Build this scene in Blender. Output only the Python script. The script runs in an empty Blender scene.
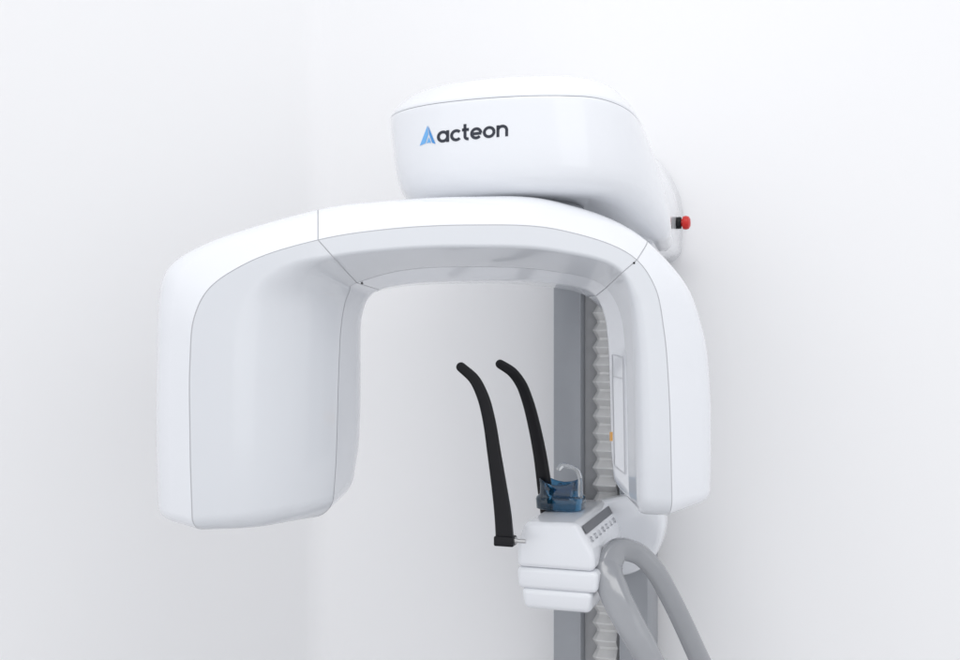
import bpy, bmesh, math, random
from mathutils import Vector, Matrix
from mathutils.bvhtree import BVHTree
random.seed(3)
scene = bpy.context.scene
col = scene.collection
F = 960*40/36.0
CZ = 1.45
R = math.radians

# ------------------------------------------------------------------ materials
def mat(name, base, rough=0.4, metal=0.0, coat=0.0, noise=0.0, nscale=300.0, bump=0.0, trans=0.0, ior=1.45, spec=0.5):
    m = bpy.data.materials.new(name); m.use_nodes = True
    nt = m.node_tree; b = nt.nodes['Principled BSDF']
    b.inputs['Base Color'].default_value = (*base, 1)
    b.inputs['Roughness'].default_value = rough
    b.inputs['Metallic'].default_value = metal
    b.inputs['Coat Weight'].default_value = coat
    b.inputs['Coat Roughness'].default_value = 0.06
    b.inputs['Transmission Weight'].default_value = trans
    b.inputs['IOR'].default_value = ior
    b.inputs['Specular IOR Level'].default_value = spec
    tc = nt.nodes.new('ShaderNodeTexCoord')
    nz = nt.nodes.new('ShaderNodeTexNoise'); nz.inputs['Scale'].default_value = nscale
    nz.inputs['Detail'].default_value = 4
    nt.links.new(tc.outputs['Object'], nz.inputs['Vector'])
    if noise > 0:
        mx = nt.nodes.new('ShaderNodeMix'); mx.data_type = 'RGBA'
        mx.inputs['A'].default_value = (*[c*(1-noise) for c in base], 1)
        mx.inputs['B'].default_value = (*[min(1, c*(1+noise)) for c in base], 1)
        nt.links.new(nz.outputs['Fac'], mx.inputs['Factor'])
        nt.links.new(mx.outputs['Result'], b.inputs['Base Color'])
    if bump > 0:
        bp = nt.nodes.new('ShaderNodeBump'); bp.inputs['Strength'].default_value = bump
        bp.inputs['Distance'].default_value = 0.001
        nt.links.new(nz.outputs['Fac'], bp.inputs['Height'])
        nt.links.new(bp.outputs['Normal'], b.inputs['Normal'])
    return m
M = {}
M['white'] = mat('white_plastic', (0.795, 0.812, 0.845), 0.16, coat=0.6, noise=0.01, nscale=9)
M['cover'] = mat('shaded_white_plastic', (0.675, 0.694, 0.726), 0.20, coat=0.5, noise=0.012, nscale=9)  # white plastic darkened, so the inner covers carry shading in their colour
M['seam'] = mat('seam_grey', (0.56, 0.57, 0.59), 0.7)
M['wall'] = mat('wall_paint', (0.89, 0.89, 0.897), 0.85, noise=0.010, nscale=1.6, bump=0.06, spec=0.2)
M['floor'] = mat('floor_vinyl', (0.56, 0.56, 0.57), 0.5, noise=0.05, nscale=3)
M['column'] = mat('column_paint', (0.335, 0.35, 0.375), 0.40, metal=0.2, noise=0.03, nscale=40)
M['columndark'] = mat('column_recess', (0.46, 0.465, 0.475), 0.6, noise=0.05, nscale=40)
M['chain'] = mat('bellows_grey', (0.66, 0.66, 0.655), 0.32, metal=0.1, noise=0.08, nscale=60)
M['black'] = mat('black_plastic', (0.008, 0.008, 0.010), 0.3, noise=0.1, nscale=200, bump=0.02, spec=0.28)
M['dark'] = mat('dark_strip', (0.10, 0.105, 0.12), 0.3)
M['text'] = mat('logo_ink', (0.025, 0.03, 0.045), 0.4)
M['blue1'] = mat('logo_light_blue', (0.16, 0.43, 0.80), 0.4)
M['blue2'] = mat('logo_mid_blue', (0.07, 0.28, 0.64), 0.4)
M['red'] = mat('red_plastic', (0.60, 0.02, 0.015), 0.3)
M['yellow'] = mat('label_orange', (0.80, 0.40, 0.08), 0.5)
M['steel'] = mat('steel', (0.6, 0.6, 0.6), 0.3, metal=1.0)
M['handle'] = mat('handle_grey', (0.33, 0.34, 0.36), 0.22, coat=0.5, noise=0.03, nscale=60)
M['bluep'] = mat('translucent_blue', (0.045, 0.20, 0.37), 0.02, trans=0.90, ior=1.45, coat=.5)
M['clear'] = mat('clear_plastic', (0.95, 0.965, 0.975), 0.03, trans=0.86, ior=1.45)
M['icon'] = mat('icon_grey', (0.22, 0.23, 0.26), 0.5)

# ------------------------------------------------------------------ helpers
def link(name, verts, faces, mats, parent=None, midx=None, angle=35, smooth=True):
    me = bpy.data.meshes.new(name)
    me.from_pydata([tuple(v) for v in verts], [], faces)
    for m in (mats if isinstance(mats, (list, tuple)) else [mats]): me.materials.append(m)
    if midx:
        for p, i in zip(me.polygons, midx): p.material_index = i
    bm = bmesh.new(); bm.from_mesh(me)
    bmesh.ops.remove_doubles(bm, verts=bm.verts, dist=1e-6)
    bmesh.ops.recalc_face_normals(bm, faces=bm.faces)
    bm.to_mesh(me); bm.free()
    if smooth:
        for p in me.polygons: p.use_smooth = True
        me.set_sharp_from_angle(angle=R(angle))
    o = bpy.data.objects.new(name, me); col.objects.link(o)
    if parent:
        o.parent = parent
        if parent.type == 'EMPTY':
            o.matrix_parent_inverse = Matrix.Translation(-parent.location)
    return o
def frombm(name, bm, mats, parent=None, angle=35):
    bm.verts.index_update()
    v = [x.co.copy() for x in bm.verts]; f = [[q.index for q in p.verts] for p in bm.faces]
    bm.free()
    return link(name, v, f, mats, parent, angle=angle)
def tag(o, label, cat, group=None, kind=None):
    o['label'] = label
    if cat: o['category'] = cat
    if group: o['group'] = group
    if kind: o['kind'] = kind
def U(px, py, y): return Vector(((px-480)/F*y, y, CZ+(330-py)/F*y))
K = math.tan(R(10))
def A(px, py, off):
    y = (1.67+off)/(1-K*(px-480)/F)
    return U(px, py, y)
NB = Vector((-K, 1, 0)).normalized()
YAW = R(18.5)
UX = Vector((math.cos(YAW), -math.sin(YAW), 0)); VX = Vector((math.sin(YAW), math.cos(YAW), 0))
N0 = Vector((.198, 1.92, CZ))
def W(u, v, z): return N0 + UX*u + VX*v + Vector((0, 0, z))
def hermite(ts, pts, per, closed=False):
    n = len(pts); ms = []
    for i in range(n):
        if 0 < i < n-1:
            d0 = (pts[i]-pts[i-1])/(ts[i]-ts[i-1]); d1 = (pts[i+1]-pts[i])/(ts[i+1]-ts[i])
            w = (ts[i]-ts[i-1])/(ts[i+1]-ts[i-1])
            ms.append(d0*(1-w)+d1*w)
        elif i == 0: ms.append((pts[1]-pts[0])/(ts[1]-ts[0]))
        else: ms.append((pts[-1]-pts[-2])/(ts[-1]-ts[-2]))
    out = []
    for i in range(n-1):
        h = ts[i+1]-ts[i]
        for k in range(per):
            s = k/per
            out.append(pts[i]*(2*s**3-3*s*s+1)+ms[i]*h*(s**3-2*s*s+s)+pts[i+1]*(-2*s**3+3*s*s)+ms[i+1]*h*(s**3-s*s))
    out.append(pts[-1].copy())
    return out
def chord(pts):
    t = [0.0]
    for a, b in zip(pts, pts[1:]): t.append(t[-1]+max(1e-6, (b-a).length**0.75))
    return t
def spline(pts, per=8): return hermite(chord(pts), pts, per)
def closed_spline(pts, per=8):
    n = len(pts); ext = pts[-2:]+pts+pts[:3]
    o = spline(ext, per)
    return o[2*per:(2+n)*per]
def fillet(pts, rad, seg=6):
    out = [pts[0].copy()]
    for i in range(1, len(pts)-1):
        p = pts[i]; a = pts[i-1]-p; b = pts[i+1]-p
        r = rad[i]; ra = min(r, a.length*.48); rb = min(r, b.length*.48)
        s = p+a.normalized()*ra; e = p+b.normalized()*rb
        for k in range(seg+1):
            t = k/seg
            out.append(s*(1-t)**2+p*2*t*(1-t)+e*t*t)
    out.append(pts[-1].copy())
    return out
def rbox(name, u0, u1, v0, v1, z0, z1, m, parent, bev=.01, seg=4, taper=0.0, frame=W):
    bm = bmesh.new()
    vs = []
    for z, t in ((z0, 0), (z1, taper)):
        for (a, b) in ((u0+t, v0+t), (u1-t, v0+t), (u1-t, v1-t), (u0+t, v1-t)):
            vs.append(bm.verts.new(frame(a, b, z)))
    for f in ((0,1,2,3), (4,5,6,7), (0,1,5,4), (1,2,6,5), (2,3,7,6), (3,0,4,7)):
        bm.faces.new([vs[i] for i in f])
    bmesh.ops.recalc_face_normals(bm, faces=bm.faces)
    if bev > 0:
        bmesh.ops.bevel(bm, geom=list(bm.edges), offset=bev, segments=seg, profile=.5, affect='EDGES')
    return frombm(name, bm, m, parent)
def prism(name, prof, v0, v1, m, parent, bev, seg=4, pinch=0.0, du=0.0, dz=0.0, pinch1=0.0):
    bm = bmesh.new(); n = len(prof)
    prof = [(u+du, z+dz) for u, z in prof]
    cu = sum(p[0] for p in prof)/n; cz = sum(p[1] for p in prof)/n
    a = [bm.verts.new(W(cu+(u-cu)*(1-pinch), v0, cz+(z-cz)*(1-pinch))) for u, z in prof]
    b = [bm.verts.new(W(cu+(u-cu)*(1-pinch1), v1, cz+(z-cz)*(1-pinch1))) for u, z in prof]
    bm.faces.new(a); bm.faces.new(b)
    for i in range(n): bm.faces.new([a[i], a[(i+1) % n], b[(i+1) % n], b[i]])
    bmesh.ops.recalc_face_normals(bm, faces=bm.faces)
    bmesh.ops.bevel(bm, geom=list(bm.edges), offset=bev, segments=seg, profile=.5, affect='EDGES')
    return frombm(name, bm, m, parent)
def loft(rings, closed_ring=True, cap0=True, cap1=True):
    vs = []; fs = []; n = len(rings[0])
    for r in rings: vs += r
    for i in range(len(rings)-1):
        for j in range(n if closed_ring else n-1):
            k = (j+1) % n
            fs.append([i*n+j, i*n+k, (i+1)*n+k, (i+1)*n+j])
    if cap0: fs.append(list(range(n))[::-1])
    if cap1: fs.append([(len(rings)-1)*n+j for j in range(n)])
    return vs, fs
def tube(pts, radii, seg=20, flat=1.0, flatdir=Vector((0, 1, 0)), closed=False, roundend=True, ex=1.0):
    rings = []; n = len(pts)
    for i in range(n):
        if closed: t = (pts[(i+1) % n]-pts[i-1]).normalized()
        else: t = (pts[min(n-1, i+1)]-pts[max(0, i-1)]).normalized()
        b = (flatdir-t*flatdir.dot(t)).normalized(); a = t.cross(b)
        r = radii[i]
        cs = [(math.cos(2*math.pi*k/seg), math.sin(2*math.pi*k/seg)) for k in range(seg)]
        rings.append([pts[i]+a*math.copysign(abs(c)**ex, c)*r+b*math.copysign(abs(s)**ex, s)*r*flat for c, s in cs])
    if closed:
        rings.append(list(rings[0]))
        return loft(rings, True, False, False)
    if roundend:
        def dome(c, ring, t):
            res = []
            for q in (0.35, 0.65, 0.87, 0.97):
                s = math.sqrt(max(0, 1-q*q)); rr = (ring[0]-c).length
                res.append([c+(p-c)*s+t*q*rr for p in ring])
            return res
        t0 = (pts[0]-pts[1]).normalized(); t1 = (pts[-1]-pts[-2]).normalized()
        rings = dome(pts[0], rings[0], t0)[::-1]+rings+dome(pts[-1], rings[-1], t1)
    return loft(rings)
def lerp_list(vals, n):
    out = []
    for i in range(n):
        s = i/(n-1)*(len(vals)-1); k = min(int(s), len(vals)-2)
        out.append(vals[k]*(1-(s-k))+vals[k+1]*(s-k))
    return out
CAM = Vector((0, 0, CZ))
def bvh_of(*objs):
    vs = []; fs = []
    for o in objs:
        b = len(vs); vs += [v.co.copy() for v in o.data.vertices]
        fs += [[b+i for i in p.vertices] for p in o.data.polygons]
    return BVHTree.FromPolygons(vs, fs)
def proj(bv, px, py, off):
    d = U(px, py, 1.0)-CAM; d.normalize()
    h, n, i, dist = bv.ray_cast(CAM, d)
    if h is None: return U(px, py, 2.0)
    if n.dot(d) > 0: n = -n
    return h+n*off
def stroke(pts, w):
    vs = []; fs = []
    for i, p in enumerate(pts):
        a = pts[max(0, i-1)]; b = pts[min(len(pts)-1, i+1)]
        dx, dy = b[0]-a[0], b[1]-a[1]; L = math.hypot(dx, dy) or 1
        nx, ny = -dy/L*w/2, dx/L*w/2
        vs += [(p[0]+nx, p[1]+ny), (p[0]-nx, p[1]-ny)]
        if i: fs.append([2*i-2, 2*i-1, 2*i+1, 2*i])
    return vs, fs
def dense(pts, n=8):
    o = []
    for a, b in zip(pts, pts[1:]):
        for k in range(n): o.append((a[0]+(b[0]-a[0])*k/n, a[1]+(b[1]-a[1])*k/n))
    return o+[pts[-1]]
def strokes_obj(name, bv, lst, w, off, m, parent, fmap=lambda x, y: (x, y), place=None):
    vs = []; fs = []
    for s in lst:
        a, b = stroke(s, w); k = len(vs)
        vs += [place(*q) if place else proj(bv, *fmap(*q), off) for q in a]; fs += [[k+i for i in f] for f in b]
    return link(name, vs, fs, m, parent)
def patch(name, bv, c, off, m, parent, nu=8, nv=8, depth=0.004):
    vs = []; fs = []
    for j in range(nv+1):
        for i in range(nu+1):
            s, t = i/nu, j/nv
            x = (c[0][0]*(1-s)+c[1][0]*s)*(1-t)+(c[3][0]*(1-s)+c[2][0]*s)*t
            y = (c[0][1]*(1-s)+c[1][1]*s)*(1-t)+(c[3][1]*(1-s)+c[2][1]*s)*t
            vs.append((x, y))
    idx = lambda i, j: j*(nu+1)+i
    top = [proj(bv, x, y, off) for x, y in vs]
    for j in range(nv):
        for i in range(nu): fs.append([idx(i, j), idx(i+1, j), idx(i+1, j+1), idx(i, j+1)])
    rim = [idx(i, 0) for i in range(nu)]+[idx(nu, j) for j in range(nv)]+[idx(i, nv) for i in range(nu, 0, -1)]+[idx(0, j) for j in range(nv, 0, -1)]
    b = len(top); low = [proj(bv, *vs[r], -0.001) for r in rim]
    for k in range(len(rim)):
        k2 = (k+1) % len(rim); fs.append([rim[k], rim[k2], b+k2, b+k])
    return link(name, top+low, fs, m, parent)

# ------------------------------------------------------------------ setting
WY = W(0, .455, 0)
def wallpt(u, z): return WY + UX*u + Vector((0, 0, z))
def find_corner():
    lo, hi = -2.0, 0.0
    for _ in range(60):
        mid = (lo+hi)/2; p = wallpt(mid, 0); px = 480+F*p.x/p.y
        if px < 317: lo = mid
        else: hi = mid
    return mid
UC = find_corner()
cor = wallpt(UC, 0)
LA = R(18.5+34)                                     # the left wall runs off at an open angle
LD = Vector((-math.sin(LA), -math.cos(LA), 0)); LN = Vector((-math.cos(LA), math.sin(LA), 0))
def wall(name, line, back, label):
    # a wall standing on a plan polyline, closed behind by a second line
    vs = []
    for p in line+back: vs += [Vector((p.x, p.y, 0)), Vector((p.x, p.y, 3.0))]
    t = len(line)+len(back); fs = []
    for i in range(t):
        j = (i+1) % t; fs.append([2*i, 2*j, 2*j+1, 2*i+1])
    fs += [[2*i for i in range(t)], [2*i+1 for i in range(t)]]
    o = link(name, vs, fs, M['wall'], angle=12); o['kind'] = 'structure'; o['label'] = label; return o
CR = .04
a0 = cor+LD*CR; a1 = cor+UX*CR
arcpts = [a0*(1-t)**2+cor*2*t*(1-t)+a1*t*t for t in [k/12 for k in range(13)]]
wall('wall', [cor+LD*3.4]+arcpts+[cor+UX*4.2], [cor+UX*4.2+VX*.12, cor+VX*.12+LN*.12, cor+LD*3.4+LN*.12], 'plain white walls meeting in a corner behind the machine')
fl = link('floor', [cor+UX*-.3+VX*.12, cor+UX*4.2+VX*.12, cor+UX*4.2-VX*3.4, cor+LD*3.6+LN*.2], [[0,1,2,3]], M['floor'], smooth=False)
for v in fl.data.vertices: v.co.z = -.002
fl['kind'] = 'structure'; fl['label'] = 'pale floor of the room'

# ------------------------------------------------------------------ machine root
root = bpy.data.objects.new('dental_xray_machine', None); col.objects.link(root)
root.location = W(-.046, .36, -CZ)
tag(root, 'white dental panoramic x-ray machine with a hanging C shaped arm on a grey column', 'x-ray machine')

# ------------------------------------------------------------------ C arm
C1 = [(154,520),(152,430),(153,350),(155,297),(162,269),(200,242),(318,206),(380,198),(470,193),(560,198),(651,238),(690,280),(710,332),(717,390),(718,440),(717,501)]
C2 = [(192,532),(190,440),(190,360),(194,318),(207,291),(245,264),(318,240),(380,230),(470,225),(560,230),(637,260),(655,287),(664,330),(669,390),(671,450),(672,518)]
C3 = [(262,531),(262,440),(263,370),(266,325),(273,297),(292,273),(333,257),(390,250),(470,247),(555,251),(622,273),(632,300),(636,340),(638,400),(639,450),(640,518)]
C4 = [(334,518),(337,440),(339,370),(341,330),(344,308),(349,293),(357,283),(400,271),(470,267),(550,271),(606,288),(619,310),(625,345),(627,400),(628,450),(629,511)]
C5 = [(356,495),(361,430),(362,370),(362,335),(363,318),(367,302),(380,290),(410,284),(470,281),(545,283),(596,296),(604,315),(608,345),(610,400),(611,445),(613,494)]
O5 = [.20,.20,.20,.20,.19,.175,.16,.15,.145,.15,.16,.165,.17,.17,.17,.17]
PER = 10
w1 = [A(x, y, .05) for x, y in C1]; w2 = [A(x, y, 0) for x, y in C2]; w3 = [A(x, y, .0) for x, y in C3]
w4 = [A(x, y, .095) for x, y in C4]; w5 = [A(x, y, o) for (x, y), o in zip(C5, O5)]
w6 = [p+NB*(.275-o)+Vector((.034*max(0, min(1, (k-9)/2)), 0, 0)) for k, (p, o) in enumerate(zip(w5, O5))]
w0 = []
for a, b in zip(w1, w2):
    d = b-a; d -= NB*d.dot(NB)
    w0.append(a+NB*.20+d*.25)
ts = chord(w2)
S0, S1, S2, S3, S4, S5, S6 = [hermite(ts, w, PER) for w in (w0, w1, w2, w3, w4, w5, w6)]
GAP = .0011; GD = .0014
def sm(a, b, x):
    t = max(0, min(1, (x-a)/(b-a))); return t*t*(3-2*t)
def ring_shell(i):
    p2 = S2[i]+(S1[i]-S2[i]).normalized()*GAP
    g = S2[i]+NB*GD
    lf = 1-sm(35, 60, i)
    return [g]+fillet([p2, S1[i], S0[i], S6[i], S5[i], S4[i]], [0, .040, .05, .02, .010+.025*lf, 0], 7)
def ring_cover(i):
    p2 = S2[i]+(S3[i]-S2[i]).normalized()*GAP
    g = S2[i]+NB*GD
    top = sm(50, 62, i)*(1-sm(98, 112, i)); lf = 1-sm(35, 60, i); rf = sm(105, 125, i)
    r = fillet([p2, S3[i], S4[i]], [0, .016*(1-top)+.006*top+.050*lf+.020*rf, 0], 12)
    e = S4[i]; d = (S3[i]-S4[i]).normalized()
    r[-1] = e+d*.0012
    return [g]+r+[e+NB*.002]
def centre(i): return (S0[i]+S1[i]+S2[i]+S3[i]+S4[i]+S5[i]+S6[i])/7
def sweep(name, ringf, i0, i1, endcap0, endcap1, m, parent):
    def end(i, sgn, cap):
        base = ringf(i); c = centre(i); tg = (S2[min(i+1, len(S2)-1)]-S2[max(i-1, 0)]).normalized()*sgn
        if cap:
            out = []
            xo, xi = S1[i].x, S5[i].x
            rad = [.019+.021*max(0, min(1, (p.x-xo)/(xi-xo))) for p in base]   # tight outside, broad inside
            start = [p+Vector((0, 0, q)) for p, q in zip(base, rad)]
            for a in (12, 24, 36, 48, 60, 70, 80, 90):
                rr = []
                for p, br in zip(base, rad):
                    q = br*(1-math.cos(R(a))); d = br*(1-math.sin(R(a)))
                    h = Vector((c.x-p.x, c.y-p.y, 0)); h = h.normalized()*min(q, h.length*.8)
                    rr.append(p+h+Vector((0, 0, d)))
                out.append(rr)
            out.append([Vector((c.x, c.y, 0))*.97+Vector((p.x, p.y, 0))*.03+Vector((0, 0, c.z-.002)) for p in base])
            return start, out
        sh = [p+tg*GAP for p in base]
        return sh, [[p+(c-p).normalized()*GD for p in base]]
    b0, e0 = end(i0, 1, endcap0); b1, e1 = end(i1, -1, endcap1)
    k0 = i0+(7 if endcap0 else 1); k1 = i1-(7 if endcap1 else 0)
    allr = e0[::-1]+[b0]+[ringf(i) for i in range(k0, k1)]+[b1]+e1
    vs, fs = loft(allr, False, False, False)
    n = len(b0); mi = []
    nr = len(allr)
    for i in range(nr-1):
        for j in range(n-1):
            s = (j == 0) or (i == 0 and not endcap0) or (i == nr-2 and not endcap1)
            mi.append(1 if s else 0)
    return link(name, vs, fs, [m, M['seam']], parent, mi, angle=40)
last = 15*PER
arm = sweep('arm_shell', ring_shell, 6*PER, 10*PER, False, False, M['white'], root)
arm['label'] = 'curved top shell of the hanging arm'
sl = sweep('side_shell', ring_shell, 0, 6*PER, True, False, M['white'], arm)
sr = sweep('side_shell', ring_shell, 10*PER, last, False, True, M['white'], arm)
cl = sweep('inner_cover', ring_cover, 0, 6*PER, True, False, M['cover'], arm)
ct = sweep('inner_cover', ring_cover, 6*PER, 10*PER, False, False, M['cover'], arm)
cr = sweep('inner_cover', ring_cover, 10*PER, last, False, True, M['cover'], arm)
cl['label'] = 'wide inner cover of the left x-ray source arm'; cr['label'] = 'narrow inner cover of the right sensor arm'
bvr = bvh_of(cr, sr)
patch('sensor_panel', bvr, [(613,354),(624,357),(626,475),(615,466)], .0015, M['white'], arm, 6, 16)
strokes_obj('panel_seam', bvr, [dense([(613.4,376),(613.2,354.5),(623.8,357.5),(625.8,474),(615.2,465.5),(613.4,376),(624.2,379)], 10)], .8, .0021, M['seam'], arm)
patch('indicator_label', bvr, [(609.6,432),(612.6,432),(612.6,441),(609.6,441)], .0012, M['yellow'], arm, 2, 4)
bva = bvh_of(arm, ct, cl, cr)
for (x, y) in ((634,263),(362,283)):
    p = [proj(bva, x+1.2*math.cos(a*math.pi/5), y+1.2*math.sin(a*math.pi/5), .0006) for a in range(10)]
    link('screw', p, [list(range(10))], M['black'], arm)

# ------------------------------------------------------------------ head
plan = [(-.163,1.93),(-.146,1.865),(-.103,1.81),(-.0165,1.757),(.081,1.73),(.179,1.737),(.245,1.785),(.2835,1.87),(.308,1.98),(.325,2.1),(.29,2.22),(.17,2.27),(0,2.24),(-.12,2.12)]
plan = closed_spline([Vector((x, y, 0)) for x, y in plan], 10)
HC = Vector((.09, 2.0, 0))
def hring(z, s):
    sh = .10*(.38-z) if z < .38 else 0
    out = []
    for p in plan:
        x = HC.x+(p.x-HC.x)*s+sh; y = HC.y+(p.y-HC.y)*s
        drop = 1.7*max(0, x-.17)**2*min(1, max(0, (z-.215)/.165))
        if z < .378: drop += (.378-z)/(.378-.215)*max(0, x-.13)*.42*sm(1.78, 1.95, y)
        x += .050*((.378-z)/.163)**.65*sm(.14, .33, x)*sm(1.75, 1.95, y) if z < .378 else 0
        out.append(Vector((x, y, CZ+z-drop)))
    return out
body_lv = [(.2210,.30),(.2218,.76),(.2240,.84),(.2290,.90),(.2380,.943),(.251,.970),(.27,.988),(.30,.997),(.325,.999),(.35,1.0),(.365,1.0),(.373,1.0),(.3775,.999),(.3792,.997),(.3796,.985)]
vs, fs = loft([hring(z, s) for z, s in body_lv])
head = link('head_housing', vs, fs, M['white'], root, angle=50)
cap_lv = [(.3800,.983),(.3803,.995),(.382,.997),(.386,.990),(.395,.962),(.405,.922),(.4145,.877),(.4205,.838),(.4255,.79),(.434,.66),(.444,.46),(.451,.26),(.453,.1)]
vs, fs = loft([hring(z, s) for z, s in cap_lv])
link('top_cap', vs, fs, M['white'], head, angle=50)
def disc(c, axis, prof, seg=48):
    a = axis.normalized(); t = Vector((0, 0, 1)) if abs(a.z) < .9 else Vector((1, 0, 0))
    x = a.cross(t).normalized(); y = a.cross(x)
    return loft([[c+a*h+x*r*math.cos(2*math.pi*k/seg)+y*r*math.sin(2*math.pi*k/seg) for k in range(seg)] for h, r in prof])
vs, fs = disc(Vector((.085, 1.90, CZ+.17)), Vector((0, 0, 1)), [(0, .10), (.045, .10), (.054, .09)])
link('rotation_joint', vs, fs, M['column'], root)
# logo
bvh = bvh_of(head)
bx, by = 437.2, 143.0; dx, dy = 71/71.3*1.015, -7/71.3; H = 11.7
def lm(x, y): return (bx+x*H*dx, by+x*H*dy-y*H)
def arc(cx, cy, rx, ry, a0, a1, n=26):
    return [(cx+rx*math.cos(R(a0+(a1-a0)*k/n)), cy+ry*math.sin(R(a0+(a1-a0)*k/n))) for k in range(n+1)]
q = .39; letters = []; x = 0
letters += [arc(.5, .5, q, q, 0, 360), dense([(.9+.0, 1.0), (.9, 0)])]; x = 1.12
letters += [arc(x+.5, .5, q, q, 42, 318)]; x += .99
letters += [dense([(x+.25, 1.38), (x+.25, .32)])+arc(x+.53, .32, .28, .22, 190, 275, 10), dense([(x+.0, .9), (x+.58, .9)])]; x += .70
letters += [arc(x+.5, .5, q, q, 0, 318), dense([(x+.14, .48), (x+.93, .48)])]; x += 1.09
letters += [arc(x+.5, .5, q+.02, q, 0, 360)]; x += 1.14
letters += [dense([(x+.1, 0), (x+.1, 1.0)]), dense([(x+.84, 0), (x+.84, .54)])+arc(x+.47, .54, .37, .36, 0, 180)]
strokes_obj('logo_lettering', bvh, letters, .245, .0007, M['text'], head, lm)
vs = []; fs = []; mi = []
for pts, k in (([(427.8,125.5),(420.0,145.8),(425.8,143.4),(428.6,134.5)], 0), ([(428.4,125.8),(429.4,134.8),(432.4,142.9),(435.8,143.9)], 1), ([(429.0,137.0),(426.8,143.3),(429.2,142.7),(431.4,142.9)], 0)):
    b = len(vs); vs += [proj(bvh, x, y, .0007) for x, y in pts]; fs.append([b+i for i in range(4)]); mi.append(k)
link('logo_emblem', vs, fs, [M['blue1'], M['blue2']], head, mi, smooth=False)

# rear housing joined to the column
prof = [(-.16,.146),(.086,.146),(.104,.166),(.107,.255),(.100,.292),(.080,.335),(.052,.372),(.02,.39),(-.16,.395)]
rear = prism('rear_housing', prof, .09, .452, M['white'], root, .0125, 5)
vs, fs = disc(W(.103, .345, .222), UX, [(0, .0125), (.012, .0125), (.013, .011)])
es = link('emergency_stop_button', vs, fs, M['black'], root)
vs, fs = disc(W(.115, .345, .222), UX, [(0, .008), (.004, .008), (.0042, .013), (.010, .0145), (.016, .013), (.019, .008), (.0195, .002)])
link('red_knob', vs, fs, M['red'], es)

# ------------------------------------------------------------------ column
colm = rbox('column', -.146, -.086, .299, .43, -CZ, .20, M['column'], root, .004, 2)
colm['label'] = 'left rail of the grey column'
rbox('column_rail', -.006, .054, .299, .43, -CZ, .20, M['column'], colm, .004, 2)
rbox('column_recess', -.0855, -.0065, .335, .425, -CZ+.002, .198, M['columndark'], colm, 0)
rows = []
P = .036
keys = [(0, -.2, -.3), (.40, 1, 1), (.46, 1, 1), (.86, -.2, -.3)]
n = int(1.60/P)
for i in range(n):
    for fr_, wv, ss in keys:
        z = -CZ+.03+(i+fr_)*P; a = .012
        rows.append([W(-.060-.006*wv, .334, z), W(-.059-.006*wv, .323-a*ss*.6, z), W(-.052-.004*wv, .318-a*ss*.8, z), W(-.042, .318-a*ss, z),
                     W(-.030, .318-a*ss, z), W(-.014, .321-a*ss, z), W(-.009, .334, z)])
vs, fs = loft(rows, False, False, False)
link('bellows', vs, fs, M['chain'], colm, angle=14)
rbox('base_plate', -.25, .16, .12, .44, -CZ+.0, -CZ+.03, M['column'], root, .006, 2)

# ------------------------------------------------------------------ chin rest module
prof = [(-.140,-.437),(-.139,-.395),(-.125,-.352),(-.023,-.349),(.009,-.405),(.009,-.437)]
chin = prism('chin_rest', prof, .0, .285, M['white'], root, .011, 6, .02)
rbox('chin_rest_tray', -.137, .012, .003, .25, -.4755, -.4362, M['white'], chin, .009, 5, -.002)
rbox('chin_rest_tray', -.127, -.001, .009, .25, -.5145, -.4745, M['white'], chin, .011, 5, -.005)
SA = Vector((-.023, -.349)); SB = Vector((.009, -.405)); SN = Vector((.056, .032)).normalized()
def slope(v, t, off=.0012):
    p = SA.lerp(SB, t)+SN*off; return W(p.x, v, p.y)
vs = []; fs = []
for v in (.014, .274):
    for t in (.14, .40): vs.append(slope(v, t))
link('control_strip', vs, [[0,1,3,2]], M['dark'], chin, smooth=False)
LT = (SB-SA).length
for k, v in enumerate((.032,.066,.100,.134,.168,.202,.236)):
    ct_ = .60; kind = k % 3
    if kind == 0: ic = [(v+.0052*math.cos(R(a)), ct_*LT+.0044*math.sin(R(a))) for a in range(0, 361, 30)]
    elif kind == 1: ic = [(v-.0046, ct_*LT+.0040), (v+.0046, ct_*LT+.0040), (v+.0046, ct_*LT-.0040), (v-.0046, ct_*LT-.0040), (v-.0046, ct_*LT+.0040)]
    else: ic = [(v-.0048, ct_*LT+.0042), (v, ct_*LT-.0050), (v+.0048, ct_*LT+.0042), (v-.0048, ct_*LT+.0042)]
    strokes_obj('control_icon', None, [ic], .0026, 0, M['icon'], chin, place=lambda v, t: slope(v, t/LT))
prof = closed_spline([Vector((u, z, 0)) for u, z in [(-.08,-.42),(-.07,-.365),(-.02,-.345),(.055,-.335),(.086,-.350),(.094,-.383),(.087,-.425),(.068,-.463),(.036,-.490),(-.01,-.502),(-.06,-.495)]], 6)
cc = Vector((.01, -.42, 0)); rings = []
for v, s in ((.2985, 1.0), (.270, 1.0), (.262, .985), (.256, .955), (.252, .91), (.2505, .85), (.250, .5)):
    rings.append([W(cc.x+(p.x-cc.x)*s, v, cc.y+(p.y-cc.y)*s) for p in prof])
vs, fs = loft(rings)
link('carriage', vs, fs, M['white'], root, angle=50)
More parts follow.
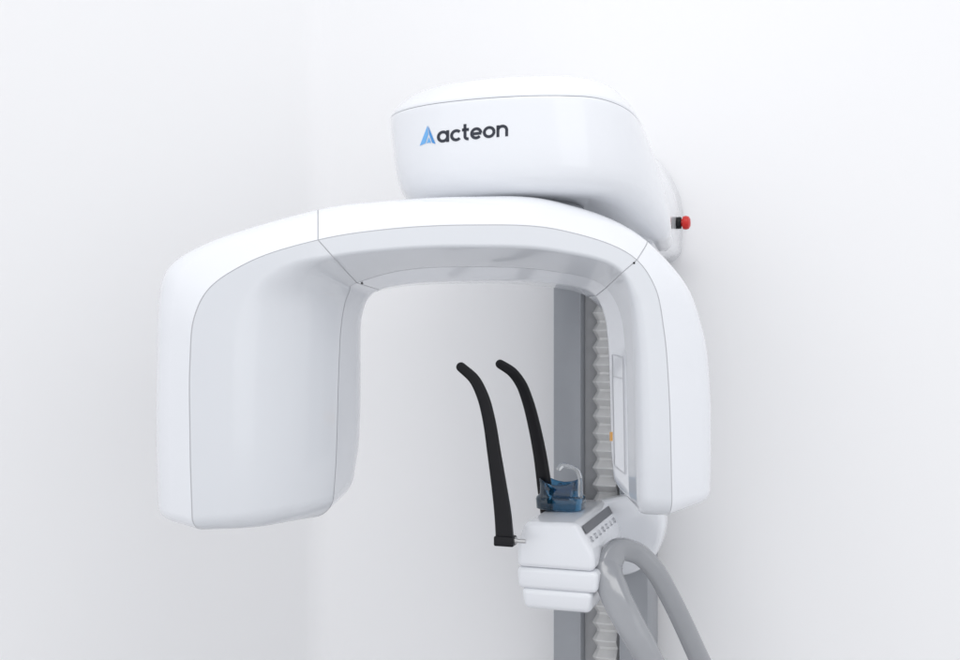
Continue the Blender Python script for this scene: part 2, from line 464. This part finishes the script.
# handle: one closed bar bent into a loop
hp = [U(608,568,1.97), U(614,592,1.94), U(628,621,1.91), U(647,655,1.9), U(668,700,1.9), U(684,745,1.91), U(700,772,1.94), U(718,772,1.98), U(726,740,2.0), U(714,695,2.0), U(692,643,2.0), U(670,597,2.0), U(653,568,2.0), U(637,553,2.0), U(618,550,1.99)]
hp = closed_spline(hp, 8)
rad = lerp_list([.0265,.0275,.0262,.0240,.022,.0195,.0195,.0195,.0195,.0195,.0190,.0190,.0195,.0210,.0250], len(hp))
vs, fs = tube(hp, rad, 40, .85, closed=True, ex=.6)
link('handle', vs, fs, M['handle'], root, angle=60)
def temple(pts, d0, d1, radii, foot):
    n = len(pts)
    P3 = spline([U(x, y, d0+(d1-d0)*i/(n-1)) for i, (x, y) in enumerate(pts)], 8)
    rings = []; m_ = len(P3); rr = lerp_list(radii, m_)
    for i in range(m_):
        t = (P3[min(m_-1, i+1)]-P3[max(0, i-1)]).normalized()
        b = (VX-t*VX.dot(t)).normalized(); a = t.cross(b); ring = []
        for k in range(28):
            c, s = math.cos(2*math.pi*k/28), math.sin(2*math.pi*k/28)
            ring.append(P3[i]+a*rr[i]*math.copysign(abs(c)**.5, c)+b*rr[i]*.5*math.copysign(abs(s)**.5, s))
        rings.append(ring)
    t1 = (P3[-1]-P3[-2]).normalized()
    for q in (.4, .7, .9, .98):
        s = math.sqrt(1-q*q); rings.append([P3[-1]+(p-P3[-1])*s+t1*q*rr[-1] for p in rings[m_-1]])
    vs, fs = loft(rings)
    o = link('temple_support', vs, fs, M['black'], root, angle=60)
    if foot:
        c = P3[0]
        fr = lambda u, v, z: c+UX*u+VX*v+Vector((0, 0, z))
        rbox('pivot_block', -.018, .019, -.013, .013, -.010, .008, M['black'], o, .003, 3, frame=fr)
        vs, fs = disc(c+UX*.019, UX, [(0, .006), (.004, .006), (.004, .004), (.02, .004)], 20)
        link('pivot_bolt', vs, fs, M['steel'], o)
    return o
temple([(505,540),(503,515),(499,485),(494,452),(489,420),(483,397),(474,379),(461,367)], 1.93, 1.93, [.0165,.0155,.0138,.0124,.0115,.0108,.0098,.0088], True)
temple([(549,518),(545,490),(540,455),(534,425),(528,402),(521,384),(512,372),(500,364)], 2.10, 2.06, [.0155,.0145,.013,.012,.0112,.0105,.0098,.0088], False)

# ------------------------------------------------------------------ blue chin cup and clear bite stick
tc_ = U(561, 514, 2.09)-N0
tu, tv = tc_.dot(UX), tc_.dot(VX)
TC = W(tu, tv, -.3485)
def crng(z, hx, hy, saddle=0.0, e=.5, n=56):
    out = []
    for k in range(n):
        a = 2*math.pi*k/n; c, s = math.cos(a), math.sin(a)
        x = hx*abs(c)**e*(1 if c > 0 else -1); y = hy*abs(s)**e*(1 if s > 0 else -1)
        out.append(TC+UX*x+VX*y+Vector((0, 0, z+saddle*(abs(x)/.04)**2)))
    return out
rings = [crng(0,.043,.033), crng(.002,.0455,.0355), crng(.020,.0465,.0365), crng(.024,.045,.035), crng(.0265,.042,.032), crng(.029,.0395,.0295,.001), crng(.039,.0395,.0295,.009), crng(.045,.041,.030,.014), crng(.0475,.0395,.0285,.014), crng(.045,.0355,.025,.010), crng(.034,.029,.019,.004), crng(.016,.022,.013)]
vs, fs = loft(rings)
cup = link('chin_cup', vs, fs, M['bluep'], angle=60)
tag(cup, 'translucent blue plastic chin cup sitting on the white chin rest', 'chin cup')
bp = spline([U(580.5,497,2.06), U(580.5,486,2.06), U(580,477,2.06), U(577,470,2.06), U(570,466.5,2.06), U(562,465.5,2.06), U(559,468.5,2.06)], 8)
vs, fs = tube(bp, lerp_list([.0046,.0045,.0043,.0043,.0045,.0050,.0052], len(bp)), 20, 1.0)
st = link('bite_stick', vs, fs, M['clear'])
tag(st, 'clear hooked plastic bite stick standing in the blue chin cup', 'bite stick')

# ------------------------------------------------------------------ light, world, camera
w = bpy.data.worlds.new('World'); scene.world = w; w.use_nodes = True
nt = w.node_tree; bg = nt.nodes['Background']
tcw = nt.nodes.new('ShaderNodeTexCoord'); sp = nt.nodes.new('ShaderNodeSeparateXYZ'); nt.links.new(tcw.outputs['Generated'], sp.inputs[0])
rp = nt.nodes.new('ShaderNodeValToRGB'); mr = nt.nodes.new('ShaderNodeMapRange')
mr.inputs['From Min'].default_value = -1; mr.inputs['From Max'].default_value = 1
nt.links.new(sp.outputs['Z'], mr.inputs['Value']); nt.links.new(mr.outputs['Result'], rp.inputs['Fac'])
e = rp.color_ramp.elements
e[0].position = 0.30; e[0].color = (.88, .895, .935, 1)
e[1].position = 0.85; e[1].color = (1.12, 1.13, 1.16, 1)
m_ = e.new(.5); m_.color = (1.10, 1.112, 1.145, 1)
nt.links.new(rp.outputs['Color'], bg.inputs[0])
mx = nt.nodes.new('ShaderNodeMapRange')               # background light tilted brighter to the left, added to strengthen shading gradients
mx.inputs['From Min'].default_value = -1; mx.inputs['From Max'].default_value = 1
mx.inputs['To Min'].default_value = 1.03; mx.inputs['To Max'].default_value = .87
nt.links.new(sp.outputs['X'], mx.inputs['Value']); nt.links.new(mx.outputs['Result'], bg.inputs[1])
def area(name, loc, target, sx, sy, power, colr=(1, 1, 1)):
    l = bpy.data.lights.new(name, 'AREA'); l.shape = 'RECTANGLE'; l.size = sx; l.size_y = sy; l.energy = power; l.color = colr
    o = bpy.data.objects.new(name, l); col.objects.link(o); o.location = loc
    o.rotation_euler = (Vector(target)-Vector(loc)).to_track_quat('-Z', 'Y').to_euler()
    return o
area('ceiling_lamp', (0.0, 0.8, CZ+1.45), (0.05, 1.5, CZ-.2), .8, .5, 5.5, (1, .99, .97))
area('fill_lamp', (1.2, -1.3, CZ+.5), (-.5, 2.0, CZ-.3), 1.8, 2.2, 8, (.98, .99, 1))  # unseen fill light added behind the camera to brighten the left wall
cd = bpy.data.cameras.new('camera'); co = bpy.data.objects.new('camera', cd); col.objects.link(co)
co.location = CAM; co.rotation_euler = (R(90), 0, 0); cd.lens = 40; cd.sensor_width = 36; cd.clip_start = .01; cd.clip_end = 100
scene.camera = co
scene.view_settings.view_transform = 'Standard'; scene.view_settings.look = 'None'; scene.view_settings.exposure = 0
